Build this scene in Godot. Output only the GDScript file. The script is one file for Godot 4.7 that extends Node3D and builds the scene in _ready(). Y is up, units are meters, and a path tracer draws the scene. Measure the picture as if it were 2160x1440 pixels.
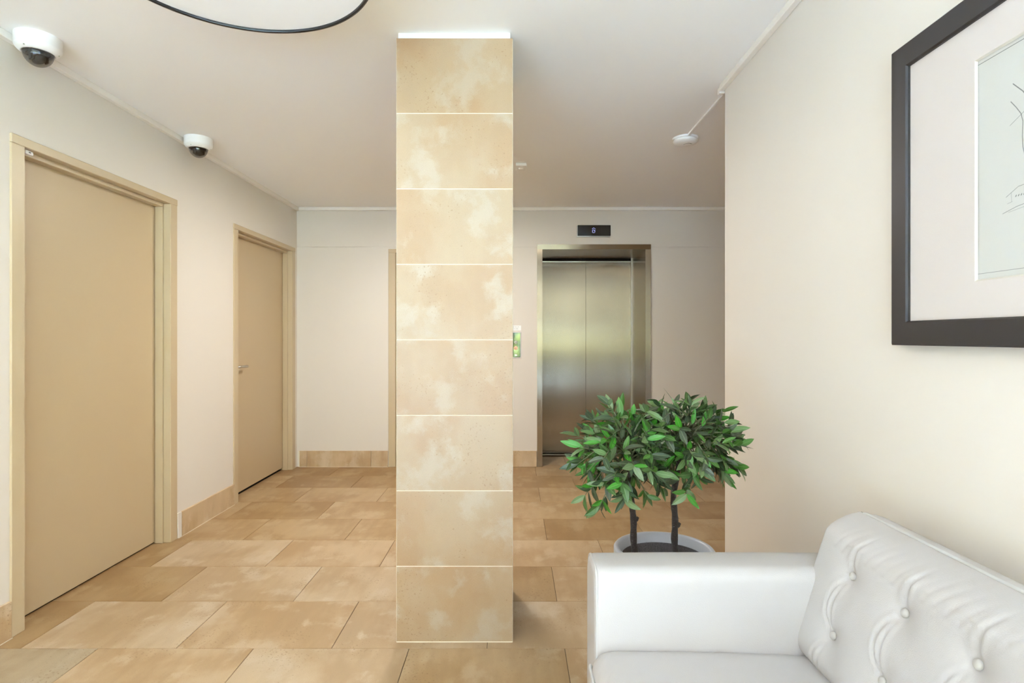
extends Node3D
# An apartment lobby: travertine floor and column, lift at the back, white leather sofa at the right.
# x is right, y is up, and the depth d in front of the camera is -z.

const LAMP_WHITE := Color(1.0, 0.98, 0.957)
const NEAR_LAMP := 0.25
const FAR_LAMP := 2.6
const SKY := 5.0
var M := {}
var used := {}
var rng := RandomNumberGenerator.new()

# ---------------------------------------------------------------- small helpers
func P(x: float, h: float, d: float) -> Vector3:
	return Vector3(x, h, -d)

func begin(smooth := false) -> SurfaceTool:
	var s := SurfaceTool.new()
	s.begin(Mesh.PRIMITIVE_TRIANGLES)
	s.set_smooth_group(0 if smooth else -1)
	return s

func tri(s: SurfaceTool, a: Vector3, b: Vector3, c: Vector3) -> void:   # counter-clockwise from outside
	s.add_vertex(a); s.add_vertex(c); s.add_vertex(b)

func quad(s: SurfaceTool, a: Vector3, b: Vector3, c: Vector3, d: Vector3) -> void:
	tri(s, a, b, c); tri(s, a, c, d)

func uvquad(s: SurfaceTool, p: Array, t: Array) -> void:
	for k in [0, 2, 1, 0, 3, 2]:
		s.set_uv(t[k]); s.add_vertex(p[k])

func finish(s: SurfaceTool) -> ArrayMesh:
	s.generate_normals()
	return s.commit()

# a box with chamfered edges, lo and hi being its corners
func box(s: SurfaceTool, lo: Vector3, hi: Vector3, c := 0.0) -> void:
	var a := Vector3(minf(lo.x, hi.x), minf(lo.y, hi.y), minf(lo.z, hi.z))
	var b := Vector3(maxf(lo.x, hi.x), maxf(lo.y, hi.y), maxf(lo.z, hi.z))
	var m := (a + b) / 2.0
	var e := (b - a) / 2.0
	c = minf(c, minf(e.x, minf(e.y, e.z)) * 0.9)
	var f := func(ax: int, sg: float, u: float, v: float) -> Vector3:
		var p := Vector3.ZERO
		p[ax] = e[ax] * sg
		p[(ax + 1) % 3] = (e[(ax + 1) % 3] - c) * u
		p[(ax + 2) % 3] = (e[(ax + 2) % 3] - c) * v
		return m + p
	for ax in 3:
		quad(s, f.call(ax, 1.0, -1.0, -1.0), f.call(ax, 1.0, 1.0, -1.0), f.call(ax, 1.0, 1.0, 1.0), f.call(ax, 1.0, -1.0, 1.0))
		quad(s, f.call(ax, -1.0, -1.0, -1.0), f.call(ax, -1.0, -1.0, 1.0), f.call(ax, -1.0, 1.0, 1.0), f.call(ax, -1.0, 1.0, -1.0))
	if c <= 0.0:
		return
	for ax in 3:                                   # the twelve edges: faces ax and ax+1 meet along ax+2
		for p in [-1.0, 1.0]:
			for q in [-1.0, 1.0]:
				var a0: Vector3 = f.call(ax, p, q, -1.0)
				var a1: Vector3 = f.call(ax, p, q, 1.0)
				var b0: Vector3 = f.call((ax + 1) % 3, q, -1.0, p)
				var b1: Vector3 = f.call((ax + 1) % 3, q, 1.0, p)
				if p * q > 0:
					quad(s, a0, b0, b1, a1)
				else:
					quad(s, a0, a1, b1, b0)
	for sx in [-1.0, 1.0]:
		for sy in [-1.0, 1.0]:
			for sz in [-1.0, 1.0]:
				var x: Vector3 = f.call(0, sx, sy, sz)
				var y: Vector3 = f.call(1, sy, sz, sx)
				var z: Vector3 = f.call(2, sz, sx, sy)
				if sx * sy * sz > 0:
					tri(s, x, y, z)
				else:
					tri(s, x, z, y)

func boxmesh(lo: Vector3, hi: Vector3, c := 0.0) -> ArrayMesh:
	var s := begin()
	box(s, lo, hi, c)
	return finish(s)

# a solid of revolution about the y axis through at; profile = (radius, height) from top outside going down, or any order
func lathe(s: SurfaceTool, profile: Array, n := 48, at := Vector3.ZERO) -> void:
	for k in profile.size() - 1:
		var p: Vector2 = profile[k]
		var q: Vector2 = profile[k + 1]
		for i in n:
			var a := TAU * i / n
			var b := TAU * (i + 1) / n
			var va := Vector3(cos(a), 0, -sin(a))
			var vb := Vector3(cos(b), 0, -sin(b))
			var p0 := at + va * p.x + Vector3(0, p.y, 0)
			var p1 := at + vb * p.x + Vector3(0, p.y, 0)
			var q0 := at + va * q.x + Vector3(0, q.y, 0)
			var q1 := at + vb * q.x + Vector3(0, q.y, 0)
			if p.x > 1e-6:
				tri(s, p0, q1, p1)
			if q.x > 1e-6:
				tri(s, p0, q0, q1)

# a round tube along points, with a radius at each
func tube(s: SurfaceTool, pts: Array, rad: Array, n := 8, closed := false) -> void:
	var rings := []
	var up := Vector3(0.13, 0.31, 0.94).normalized()
	var count := pts.size()
	for k in count:
		var t: Vector3
		if closed:
			t = (pts[(k + 1) % count] - pts[(k - 1 + count) % count]).normalized()
		else:
			t = (pts[mini(k + 1, count - 1)] - pts[maxi(k - 1, 0)]).normalized()
		var u := (up - t * up.dot(t)).normalized()
		up = u
		var w := t.cross(u)
		var ring := []
		for i in n:
			var a := TAU * i / n
			ring.append(pts[k] + (u * cos(a) + w * sin(a)) * rad[mini(k, rad.size() - 1)])
		rings.append(ring)
	for k in (count if closed else count - 1):
		var r: Array = rings[k]
		var q: Array = rings[(k + 1) % count]
		for i in n:
			var j := (i + 1) % n
			quad(s, r[i], r[j], q[j], q[i])
	if not closed:
		for i in range(1, n - 1):
			tri(s, rings[0][0], rings[0][i + 1], rings[0][i])
			tri(s, rings[count - 1][0], rings[count - 1][i], rings[count - 1][i + 1])

# a smooth sheet of points[row][column]; flip turns its front
func sheet(s: SurfaceTool, pts: Array, flip := false) -> void:
	for i in pts.size() - 1:
		var a: PackedVector3Array = pts[i]
		var b: PackedVector3Array = pts[i + 1]
		for j in a.size() - 1:
			if flip:
				quad(s, a[j], b[j], b[j + 1], a[j + 1])
			else:
				quad(s, a[j], a[j + 1], b[j + 1], b[j])

func numbered(called: String) -> String:
	var n: int = used.get(called, 0)
	used[called] = n + 1
	return called if n == 0 else "%s_%03d" % [called, n]

func part(called: String, mesh: Mesh, mat: Material, parent: Node3D) -> MeshInstance3D:
	var o := MeshInstance3D.new()
	o.name = called
	o.mesh = mesh
	o.material_override = mat
	parent.add_child(o, true)
	return o

func tag(o: Node3D, label: String, category: String, group := "", kind := "") -> void:
	o.set_meta("label", label)
	o.set_meta("category", category)
	if group: o.set_meta("group", group)
	if kind: o.set_meta("kind", kind)

func thing(called: String, label: String, category: String, at := Vector3.ZERO, turn := 0.0, group := "", kind := "") -> Node3D:
	var o := Node3D.new()
	o.name = numbered(called)
	add_child(o, true)
	o.position = at
	o.rotation.y = turn
	tag(o, label, category, group, kind)
	return o

func single(called: String, mesh: Mesh, mat: Material, label: String, category: String, group := "", kind := "") -> MeshInstance3D:
	var o := part(numbered(called), mesh, mat, self)
	tag(o, label, category, group, kind)
	return o

# ---------------------------------------------------------------- materials
func paint(rgb: Color, rough := 0.6, metal := 0.0) -> StandardMaterial3D:
	var m := StandardMaterial3D.new()
	m.albedo_color = rgb
	m.roughness = rough
	m.metallic = metal
	return m

func grey_noise(freq: float, octaves: int, sd: int, size: int, kind := FastNoiseLite.TYPE_SIMPLEX_SMOOTH, warp := 0.0) -> PackedByteArray:
	var n := FastNoiseLite.new()
	n.seed = sd
	n.noise_type = kind
	n.frequency = freq
	n.fractal_octaves = octaves
	if warp > 0.0:
		n.domain_warp_enabled = true
		n.domain_warp_amplitude = warp
		n.domain_warp_frequency = freq * 1.5
		n.domain_warp_fractal_octaves = 3
	var im := n.get_image(size, size, false, false, true)
	im.convert(Image.FORMAT_L8)
	return im.get_data()

# honed travertine: clouds of two tones, pale ragged patches, wisps along v, fine grain, small pits
func travertine(size: int, sd: int, dark: Color, light: Color, pale: Color, pit: Color, pale_at: float, wisps: float) -> ImageTexture:
	var cloud := grey_noise(3.2 / size, 6, sd, size, FastNoiseLite.TYPE_SIMPLEX_SMOOTH, size * 0.05)
	var patch := grey_noise(8.0 / size, 8, sd + 1, size, FastNoiseLite.TYPE_SIMPLEX_SMOOTH, size * 0.03)
	var grain := grey_noise(0.42, 2, sd + 2, size)
	var hole := grey_noise(150.0 / size, 2, sd + 3, size)
	var where := grey_noise(6.0 / size, 3, sd + 4, size)
	var n := FastNoiseLite.new()
	n.seed = sd + 5
	n.frequency = 26.0 / size
	n.fractal_octaves = 5
	n.domain_warp_enabled = true
	n.domain_warp_amplitude = 40.0
	n.domain_warp_frequency = 8.0 / size
	var streak := n.get_image(size, size / 4, false, false, true)
	streak.convert(Image.FORMAT_L8)
	streak.resize(size, size, Image.INTERPOLATE_CUBIC)
	var wisp := streak.get_data()
	var out := PackedByteArray()
	out.resize(size * size * 3)
	for i in size * size:
		var c := smoothstep(60.0, 195.0, float(cloud[i]) + (wisp[i] - 128) * 0.45 * wisps)
		var k := smoothstep(pale_at, pale_at + 80.0, float(patch[i]) + (grain[i] - 128) * 0.16 + (wisp[i] - 128) * 0.5 * wisps) * 0.8
		var f := 1.0 + (grain[i] - 128) * 0.0004 + (wisp[i] - 128) * 0.0004 * wisps
		var h := smoothstep(216.0, 240.0, float(hole[i]) + (where[i] - 128) * 0.4) * 0.55
		for ch in 3:
			var v := lerpf(lerpf(lerpf(dark[ch], light[ch], c), pale[ch], k) * f, pit[ch], h)
			out[i * 3 + ch] = clampi(int(v * 255.0), 0, 255)
	return ImageTexture.create_from_image(Image.create_from_data(size, size, false, Image.FORMAT_RGB8, out))

func noise_texture(freq: float, sd: int, octaves := 4, as_normal := false, bump := 4.0) -> NoiseTexture2D:
	var n := FastNoiseLite.new()
	n.seed = sd
	n.frequency = freq
	n.fractal_octaves = octaves
	var t := NoiseTexture2D.new()
	t.width = 512
	t.height = 512
	t.seamless = true
	t.as_normal_map = as_normal
	t.bump_strength = bump
	t.noise = n
	return t

func stone(tex: Texture2D, tint: Color, rough: float) -> StandardMaterial3D:
	var m := paint(tint, rough)
	m.albedo_texture = tex
	return m

func materials() -> void:
	M.wall = paint(Color8(222, 213, 200), 0.62)
	M.ceiling = paint(Color8(249, 248, 246), 0.75)
	M.gloss_white = paint(Color8(246, 246, 246), 0.4)
	M.cornice = paint(Color8(240, 234, 224), 0.5)
	M.door = paint(Color8(192, 169, 134), 0.42)
	M.trim = paint(Color8(195, 174, 140), 0.38)
	M.grout = paint(Color8(104, 84, 60), 0.9)
	M.pale_grout = paint(Color8(222, 208, 184), 0.8)
	M.silicone = paint(Color8(244, 236, 216), 0.45)
	var ft := travertine(1536, 11, Color8(206, 177, 136), Color8(226, 203, 168), Color8(234, 216, 188), Color8(160, 128, 90), 140.0, 0.38)
	M.floor_tile = []
	for c in [Color8(211, 206, 202), Color8(209, 200, 190), Color8(198, 186, 168), Color8(184, 168, 143), Color8(193, 192, 189)]:
		M.floor_tile.append(stone(ft, c, 0.38))
	M.skirting_tile = stone(ft, Color8(226, 219, 212), 0.4)
	var ct := travertine(1536, 47, Color8(230, 194, 146), Color8(239, 213, 172), Color8(248, 234, 208), Color8(196, 158, 114), 130.0, 0.15)
	M.column_tile = []
	for c in [Color8(174, 166, 161), Color8(170, 158, 148)]:
		M.column_tile.append(stone(ct, c, 0.42))
	# brushed stainless steel
	M.steel = paint(Color8(168, 156, 135), 0.25, 1.0)
	M.steel.anisotropy_enabled = true
	M.steel.anisotropy = -1.0
	M.plain_steel = paint(Color8(196, 192, 184), 0.3, 1.0)
	M.mirror_steel = paint(Color8(72, 78, 66), 0.05, 1.0)
	M.aluminium = paint(Color8(190, 190, 188), 0.35, 1.0)
	M.black = paint(Color8(16, 16, 16), 0.35)
	M.dark_gap = paint(Color8(14, 12, 10), 0.9)
	M.screen = paint(Color8(24, 22, 18), 0.12)
	M.led = paint(Color8(170, 175, 230), 0.5)
	M.led.emission_enabled = true
	M.led.emission = Color8(150, 160, 235)
	M.led.emission_energy_multiplier = 0.3
	M.white_plastic = paint(Color8(244, 243, 240), 0.4)
	M.pink_plastic = paint(Color8(238, 190, 160), 0.35)
	M.grey_plastic = paint(Color8(190, 196, 184), 0.35)
	M.print_ink = paint(Color8(150, 158, 146), 0.7)
	M.dome = paint(Color8(60, 58, 54), 0.03)
	M.dome.transparency = BaseMaterial3D.TRANSPARENCY_ALPHA
	M.dome.albedo_color.a = 0.45
	M.lens = paint(Color8(8, 8, 10), 0.08)
	M.dark_plastic = paint(Color8(52, 50, 48), 0.4)
	# white leather
	M.leather = paint(Color8(187, 182, 178), 0.5)
	M.leather.heightmap_enabled = true
	M.leather.heightmap_texture = noise_texture(0.09, 5, 3)
	M.leather.heightmap_scale = 0.03
	M.leather.uv1_triplanar = true
	M.leather.uv1_scale = Vector3(7, 7, 7)
	M.piping = paint(Color8(190, 188, 184), 0.5)
	M.button = paint(Color8(184, 179, 171), 0.5)
	M.dark_wood = paint(Color8(58, 44, 34), 0.45)
	# picture
	M.frame_wood = paint(Color8(36, 31, 27), 0.5)
	M.mat_board = paint(Color8(209, 199, 191), 0.85)
	M.mat_core = paint(Color8(206, 198, 182), 0.8)
	M.glass = paint(Color(1, 1, 1, 0.02), 0.0)
	M.glass.transparency = BaseMaterial3D.TRANSPARENCY_ALPHA
	M.glass.metallic_specular = 0.0
	M.glow = paint(Color8(222, 222, 221), 0.5)
	M.glow.emission_enabled = true
	M.glow.emission = Color8(255, 252, 246)
	M.glow.emission_energy_multiplier = 0.08
	# plant
	M.pot = paint(Color8(176, 178, 183), 0.35)
	M.soil = paint(Color8(118, 111, 110), 0.9)
	M.soil.albedo_texture = speckle(256, 0.42, 3)
	M.soil.uv1_triplanar = true
	M.soil.uv1_scale = Vector3(6, 6, 6)
	M.filler = paint(Color8(206, 184, 160), 0.9)
	M.bark = paint(Color8(74, 68, 64), 0.4)
	M.bark.heightmap_enabled = true
	M.bark.heightmap_texture = noise_texture(0.05, 9, 4)
	M.bark.heightmap_scale = 1.2
	M.bark.uv1_triplanar = true
	M.bark.uv1_scale = Vector3(9, 9, 9)
	M.twig = paint(Color8(96, 98, 66), 0.7)
	M.leaf = paint(Color(1.0, 0.99, 0.93), 0.46)
	M.leaf.vertex_color_use_as_albedo = true
	M.leaf.backlight_enabled = true
	M.leaf.backlight = Color(0.25, 0.25, 0.25)
	# outdoors, seen only as reflections
	M.shrub_leaf = paint(Color8(74, 62, 0), 0.6)
	M.hedge_leaf = paint(Color8(48, 44, 10), 0.6)
	M.hedge_leaf.backlight_enabled = true
	M.hedge_leaf.backlight = Color(0.3, 0.3, 0.3)
	M.lawn = paint(Color8(44, 38, 20), 0.9)
	M.paving = paint(Color8(216, 224, 234), 0.85)
	M.render_wall = paint(Color8(60, 57, 50), 0.8)

func speckle(size: int, share: float, sd: int) -> ImageTexture:
	var r := RandomNumberGenerator.new()
	r.seed = sd
	var im := Image.create(size, size, false, Image.FORMAT_RGB8)
	for y in size:
		for x in size:
			var v := r.randf()
			var k := 0.35 + 0.5 * v if v < share else 0.75 + 0.6 * (v - share)
			im.set_pixel(x, y, Color(k, k, k))
	return ImageTexture.create_from_image(im)

# ---------------------------------------------------------------- the scene
func _ready() -> void:
	rng.seed = 20
	var cam := Camera3D.new()
	cam.name = "camera"
	add_child(cam)
	cam.position = Vector3(0, 1.2, 0)
	var near := 0.05
	cam.set_frustum(near * 1440.0 / 1215.0, Vector2(-4.0, -9.0) / 1215.0 * near, near, 200.0)
	cam.current = true

	var sky_mat := ProceduralSkyMaterial.new()
	sky_mat.sky_top_color = Color8(206, 205, 206)
	sky_mat.sky_horizon_color = Color8(240, 236, 230)
	sky_mat.ground_horizon_color = Color8(190, 186, 176)
	sky_mat.ground_bottom_color = Color8(150, 146, 136)
	var env := Environment.new()
	env.background_mode = Environment.BG_SKY
	env.sky = Sky.new()
	env.sky.sky_material = sky_mat
	env.background_energy_multiplier = SKY
	env.tonemap_mode = Environment.TONE_MAPPER_LINEAR
	env.tonemap_exposure = 1.7
	env.sdfgi_enabled = true
	env.ssao_enabled = true
	env.ssil_enabled = true
	var we := WorldEnvironment.new()
	we.name = "world"
	we.environment = env
	add_child(we)

	var sun := DirectionalLight3D.new()      # comes over the roof from behind the building and lights the garden
	sun.name = "sun"
	sun.light_color = Color(0.51, 0.74, 1.0).linear_to_srgb()
	sun.light_energy = 275.0
	sun.light_angular_distance = 0.6
	sun.shadow_enabled = true
	sun.sky_mode = DirectionalLight3D.SKY_MODE_LIGHT_ONLY
	add_child(sun)
	sun.look_at_from_position(Vector3.ZERO, Vector3(0.2, -0.92, 0.34), Vector3.UP)

	materials()
	room()
	floor_tiles()
	column()
	doors()
	skirting()
	cornices()
	elevator()
	sofa()
	picture()
	lamp()
	far_lamp()
	ceiling_devices()
	planter()
	garden()

# ---------------------------------------------------------------- room shell
func room() -> void:
	var s := begin()
	# left wall: 0.14 m front layer with two door openings, solid layer behind
	for r in [[-1.5, 2.335, 0.0, 2.4], [2.335, 3.394, 1.99, 2.4], [3.394, 4.165, 0.0, 2.4], [4.165, 5.244, 1.99, 2.4], [5.244, 5.36, 0.0, 2.4]]:
		box(s, P(-2.16, r[2], r[0]), P(-2.013, r[3], r[1]))
	box(s, P(-2.32, 0, -1.5), P(-2.16, 2.4, 5.36))
	single("wall_left", finish(s), M.wall, "cream painted wall with two beige doors in it", "wall", "", "structure")

	s = begin()
	# back wall: a thin face with a groove above the doors, a front layer, and the lift niche behind
	for x in [[-2.16, -1.13, 0.0, 2.033], [-1.13, -0.13, 1.99, 2.033], [-0.13, 0.24, 0.0, 2.033], [1.243, 3.3, 0.0, 2.033], [-2.16, 3.3, 2.037, 2.4]]:
		box(s, P(x[0], x[2], 5.341), P(x[1], x[3], 5.347))
		box(s, P(x[0], x[2] - (0.004 if x[2] > 2.0 else 0.0), 5.347), P(x[1], x[3], 5.46))
	for x in [[-2.16, 0.24, 0.0, 2.4], [1.243, 3.3, 0.0, 2.4], [0.24, 1.243, 2.04, 2.4]]:
		box(s, P(x[0], x[2], 5.46), P(x[1], x[3], 5.6))
	for x in [[0.08, 0.24, 0.0, 2.2, 6.2], [1.243, 1.4, 0.0, 2.2, 6.2], [0.24, 1.243, 2.04, 2.2, 6.2]]:
		box(s, P(x[0], x[2], 5.6), P(x[1], x[3], x[4]))
	box(s, P(0.08, 0, 6.05), P(1.4, 2.2, 6.2))
	single("wall_back", finish(s), M.wall, "cream far wall with the lift doorway and a thin groove line", "wall", "", "structure")

	single("wall_right", boxmesh(P(1.003, 0, 0.02), P(1.17, 2.4, 2.74), 0.003), M.wall, "cream wall behind the white sofa where the framed drawing hangs", "wall", "", "structure")
	single("wall_corridor", boxmesh(P(1.17, 0, 2.5), P(3.3, 2.4, 2.7)), M.wall, "hidden side wall of the passage behind the sofa wall", "wall", "", "structure")
	single("wall_passage_end", boxmesh(P(3.14, 0, 2.7), P(3.3, 2.4, 5.36)), M.wall, "hidden end wall of the passage beside the lift", "wall", "", "structure")
	single("wall_front", boxmesh(P(1.17, 0, 0.02), P(3.3, 2.4, 0.18)), M.wall, "side wall where the lobby widens beside the glazed front", "wall", "", "structure")
	single("ceiling", boxmesh(P(-2.32, 2.4, -1.6), P(3.3, 2.6, 6.2)), M.ceiling, "plain white painted lobby ceiling", "ceiling", "", "structure")

	# the glazed front behind the camera
	var w := thing("window_1", "full height glazed lobby front behind the viewer", "window", Vector3.ZERO, 0.0, "", "structure")
	var fx := [-2.013, -0.725, 0.563, 1.851, 3.14]
	for x in fx:
		part("mullion", boxmesh(P(x - 0.025, 0, -1.44), P(x + 0.025, 2.4, -1.36), 0.003), M.dark_plastic, w)
	for h in [0.03, 2.37]:
		part("rail", boxmesh(P(-2.013, h - 0.03, -1.435), P(3.14, h + 0.03, -1.365), 0.003), M.dark_plastic, w)
	var e := thing("window_2", "glazed end of the lobby front round the corner from the sofa", "window", Vector3.ZERO, 0.0, "", "structure")
	for d in [-0.7, 0.0]:
		part("mullion", boxmesh(P(3.12, 0, d - 0.025), P(3.2, 2.4, d + 0.025), 0.003), M.dark_plastic, e)
	for h in [0.03, 2.37]:
		part("rail", boxmesh(P(3.125, h - 0.03, -1.4), P(3.195, h + 0.03, 0.02), 0.003), M.dark_plastic, e)
	for d in [-1.38, -0.68]:
		part("pane", boxmesh(P(3.157, 0.05, d), P(3.163, 2.35, d + 0.66)), M.glass, e)
	for k in 4:
		part("pane", boxmesh(P(fx[k] + 0.02, 0.05, -1.403), P(fx[k + 1] - 0.02, 2.35, -1.397)), M.glass, w)

# ---------------------------------------------------------------- floor
func tile_mesh(w: float, d: float, thick: float, bevel: float) -> ArrayMesh:
	# lies flat, top face at y = 0; uv runs over a random patch of the 2 m stone texture
	var s := begin()
	var flip := rng.randf() < 0.5
	var o := Vector2(rng.randf_range(0.02, 0.98 - w / 2.0), rng.randf_range(0.02, 0.98 - d / 2.0))
	var t := func(p: Vector3) -> Vector2:
		var q := Vector2(p.x + w / 2.0, p.z + d / 2.0)
		if flip:
			q = Vector2(w, d) - q
		return o + q / 2.0
	var a := w / 2.0
	var b := d / 2.0
	var ring := func(e: float, y: float) -> Array:
		return [Vector3(-a + e, y, b - e), Vector3(a - e, y, b - e), Vector3(a - e, y, -b + e), Vector3(-a + e, y, -b + e)]
	var top: Array = ring.call(bevel, 0.0)
	var edge: Array = ring.call(0.0, -bevel)
	var low: Array = ring.call(0.0, -thick)
	uvquad(s, top, top.map(t))
	for k in 4:
		var j := (k + 1) % 4
		for pair in [[edge, top], [low, edge]]:
			var p := [pair[0][k], pair[0][j], pair[1][j], pair[1][k]]
			uvquad(s, p, p.map(t))
	return finish(s)

func floor_tiles() -> void:
	var f := single("floor", boxmesh(P(-2.32, -0.2, -1.5), P(3.3, -0.0025, 6.2)), M.grout, "floor of honed beige travertine tiles laid in staggered rows", "floor", "", "structure")
	# tone of the tiles: 0 pale, 1 pinkish pale, 2 mid, 3 tan, 4 greyish; the first tile of a row touches the left wall
	var tone := {5: [4, 1, 0, 2, 1, 1], 6: [3, 0, 1, 0, 0, 1], 7: [3, 0, 0, 3, 1, 1], 8: [3, 0, 1, 1, 1, 2], 9: [2, 2, 2, 2, 3, 2], 10: [2, 3, 2, 2, 2, 3], 11: [2, 2, 2, 3, 2, 2], 12: [2, 3, 3, 2, 3, 3], 13: [3, 3, 3, 2, 2, 2], 14: [2, 3, 2, 2, 2, 3]}
	for row in range(-4, 15):
		var d0 := 2.2226 - 0.3957 * 6 + 0.3957 * row
		var d1 := minf(d0 + 0.3957, 5.99)
		if d0 > 5.98:
			continue
		var x := -2.204 if (row % 2 + 2) % 2 == 1 else -2.504
		var k := 0
		while x < 3.2:
			var x0 := maxf(x, -2.155)
			var x1 := minf(x + 0.6, 3.15)
			if d1 > 5.4 and d0 > 5.34:
				x0 = maxf(x0, 0.235)
				x1 = minf(x1, 1.245)
			if d0 < 2.6 and d0 > -0.2 and x0 > 1.15:
				x1 = x0
			if x1 - x0 > 0.02:
				var tones: Array = tone.get(row, [1, 0, 2, 1, 2, 0])
				var m := part("tile", tile_mesh(x1 - x0 - 0.003, d1 - d0 - 0.003, 0.004, 0.0006), M.floor_tile[tones[mini(k, 5)]], f)
				m.position = P((x0 + x1) / 2.0, 0.0, (d0 + d1) / 2.0)
			x += 0.6
			k += 1

# ---------------------------------------------------------------- column
func column() -> void:
	var c := thing("column", "square travertine clad column standing in the middle of the lobby", "column", P(-0.2335, 0, 2.494), 0.0, "", "structure")
	var w := 0.457
	part("core", boxmesh(Vector3(-w / 2 + 0.0003, 0, -w / 2 + 0.0003), Vector3(w / 2 - 0.0003, 2.375, w / 2 - 0.0003)), M.pale_grout, c)
	part("cap", boxmesh(Vector3(-w / 2 + 0.006, 2.372, -w / 2 + 0.006), Vector3(w / 2 - 0.009, 2.4, w / 2 - 0.006), 0.001), M.gloss_white, c)
	var mix := [0, 0, 0, 1, 0, 0, 0, 1]
	for face in 4:
		for k in 8:
			var m := part("tile", tile_mesh(w - 0.001 if face % 2 == 0 else w - 0.022, 0.2967 - 0.0034, 0.003, 0.0006), M.column_tile[mix[k]], c)
			m.transform = Transform3D(Basis(Vector3.UP, face * PI / 2), Vector3.ZERO) * Transform3D(Basis(Vector3.RIGHT, PI / 2), Vector3(0, 0.003 + 0.2967 * (k + 0.5), w / 2 + 0.001))
	for sx in [-1.0, 1.0]:
		for sz in [-1.0, 1.0]:
			part("corner_bead", boxmesh(Vector3(sx * (w / 2 + 0.0008), 0, sz * (w / 2 - 0.0015)), Vector3(sx * (w / 2 - 0.004), 2.372, sz * (w / 2 - 0.012)), 0.0005), M.silicone, c)

# ---------------------------------------------------------------- doors
func door(called: String, label: String, at: Vector3, turn: float, W: float, gap: float) -> Node3D:
	var H := 1.98
	var n := thing(called, label, "door", at, turn, "", "structure")
	part("jamb", boxmesh(Vector3(-0.064, 0, -0.13), Vector3(0, H, 0.008), 0.002), M.trim, n)
	part("jamb", boxmesh(Vector3(W, 0, -0.13), Vector3(W + 0.066, H, 0.008), 0.002), M.trim, n)
	part("header", boxmesh(Vector3(-0.064, H, -0.13), Vector3(W + 0.068, H + 0.037, 0.009), 0.002), M.trim, n)
	part("stop", boxmesh(Vector3(0, 0, -0.078), Vector3(0.011, H - 0.02, -0.033), 0.0015), M.trim, n)
	part("stop", boxmesh(Vector3(W - 0.011, 0, -0.078), Vector3(W, H - 0.02, -0.033), 0.0015), M.trim, n)
	part("stop", boxmesh(Vector3(0, H - 0.02, -0.078), Vector3(W, H, -0.033), 0.0015), M.trim, n)
	part("leaf", boxmesh(Vector3(0.002, gap, -0.122), Vector3(W - 0.002, H - 0.003, -0.08), 0.0015), M.door, n)
	part("threshold_gap", boxmesh(Vector3(0.0, -0.0005, -0.129), Vector3(W, 0.002, -0.09)), M.dark_gap, n)
	return n

func doors() -> void:
	door("door_1", "wide beige flush door nearest the viewer in the left wall", P(-2.013, 0, 2.363), PI / 2, 1.003, 0.008)
	var b := door("door_2", "beige flush door with lever handle, beside the far corner", P(-2.013, 0, 4.193), PI / 2, 1.023, 0.02)
	var leaf: Node3D = b.get_node("leaf")
	var s := begin(true)
	lathe(s, [Vector2(0, 0.006), Vector2(0.024, 0.006), Vector2(0.026, 0.004), Vector2(0.026, 0.0)], 24)
	var rose := part("handle_rose", finish(s), M.plain_steel, leaf)
	rose.transform = Transform3D(Basis(Vector3.RIGHT, PI / 2), Vector3(0.1, 0.978, -0.08))
	s = begin(true)
	tube(s, [Vector3(0.1, 0.978, -0.08), Vector3(0.1, 0.978, -0.045), Vector3(0.105, 0.978, -0.034), Vector3(0.12, 0.978, -0.03), Vector3(0.225, 0.978, -0.03), Vector3(0.232, 0.978, -0.032)], [0.009, 0.009, 0.0095, 0.0095, 0.0095, 0.006], 12)
	part("lever_handle", finish(s), M.plain_steel, leaf)
	door("door_3", "beige door in the far wall mostly hidden behind the column", P(-1.098, 0, 5.341), 0.0, 0.94, 0.008)
	var sensor := thing("door_sensor", "tiny white contact sensor under the header of the nearest beige door", "sensor", P(-2.034, 1.963, 2.41))
	part("case", boxmesh(Vector3(-0.008, 0.0, -0.02), Vector3(0.008, 0.0165, 0.02), 0.002), M.white_plastic, sensor)
	part("slot", boxmesh(Vector3(0.0075, 0.007, -0.006), Vector3(0.0086, 0.011, 0.004)), M.dark_plastic, sensor)

# ---------------------------------------------------------------- skirting and cornice
func stone_piece(lo: Vector3, hi: Vector3, normal_x: bool) -> ArrayMesh:
	# a tile set upright: length along z (normal_x) or x
	return tile_mesh(absf(hi.z - lo.z) if normal_x else absf(hi.x - lo.x), absf(hi.y - lo.y), 0.012, 0.001)

func skirt(b: Node3D, axis_x: bool, from: float, to: float, face: float, turn: float, tone: int) -> void:
	var w := absf(to - from) - 0.003
	var m := part("tile", tile_mesh(w, 0.147, 0.012, 0.001), M.skirting_tile, b)
	var c := (from + to) / 2.0
	var at := P(c, 0.0745, face) if axis_x else P(face, 0.0745, c)
	m.transform = Transform3D(Basis(Vector3.UP, turn), at) * Transform3D(Basis(Vector3.RIGHT, PI / 2), Vector3.ZERO)

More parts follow.
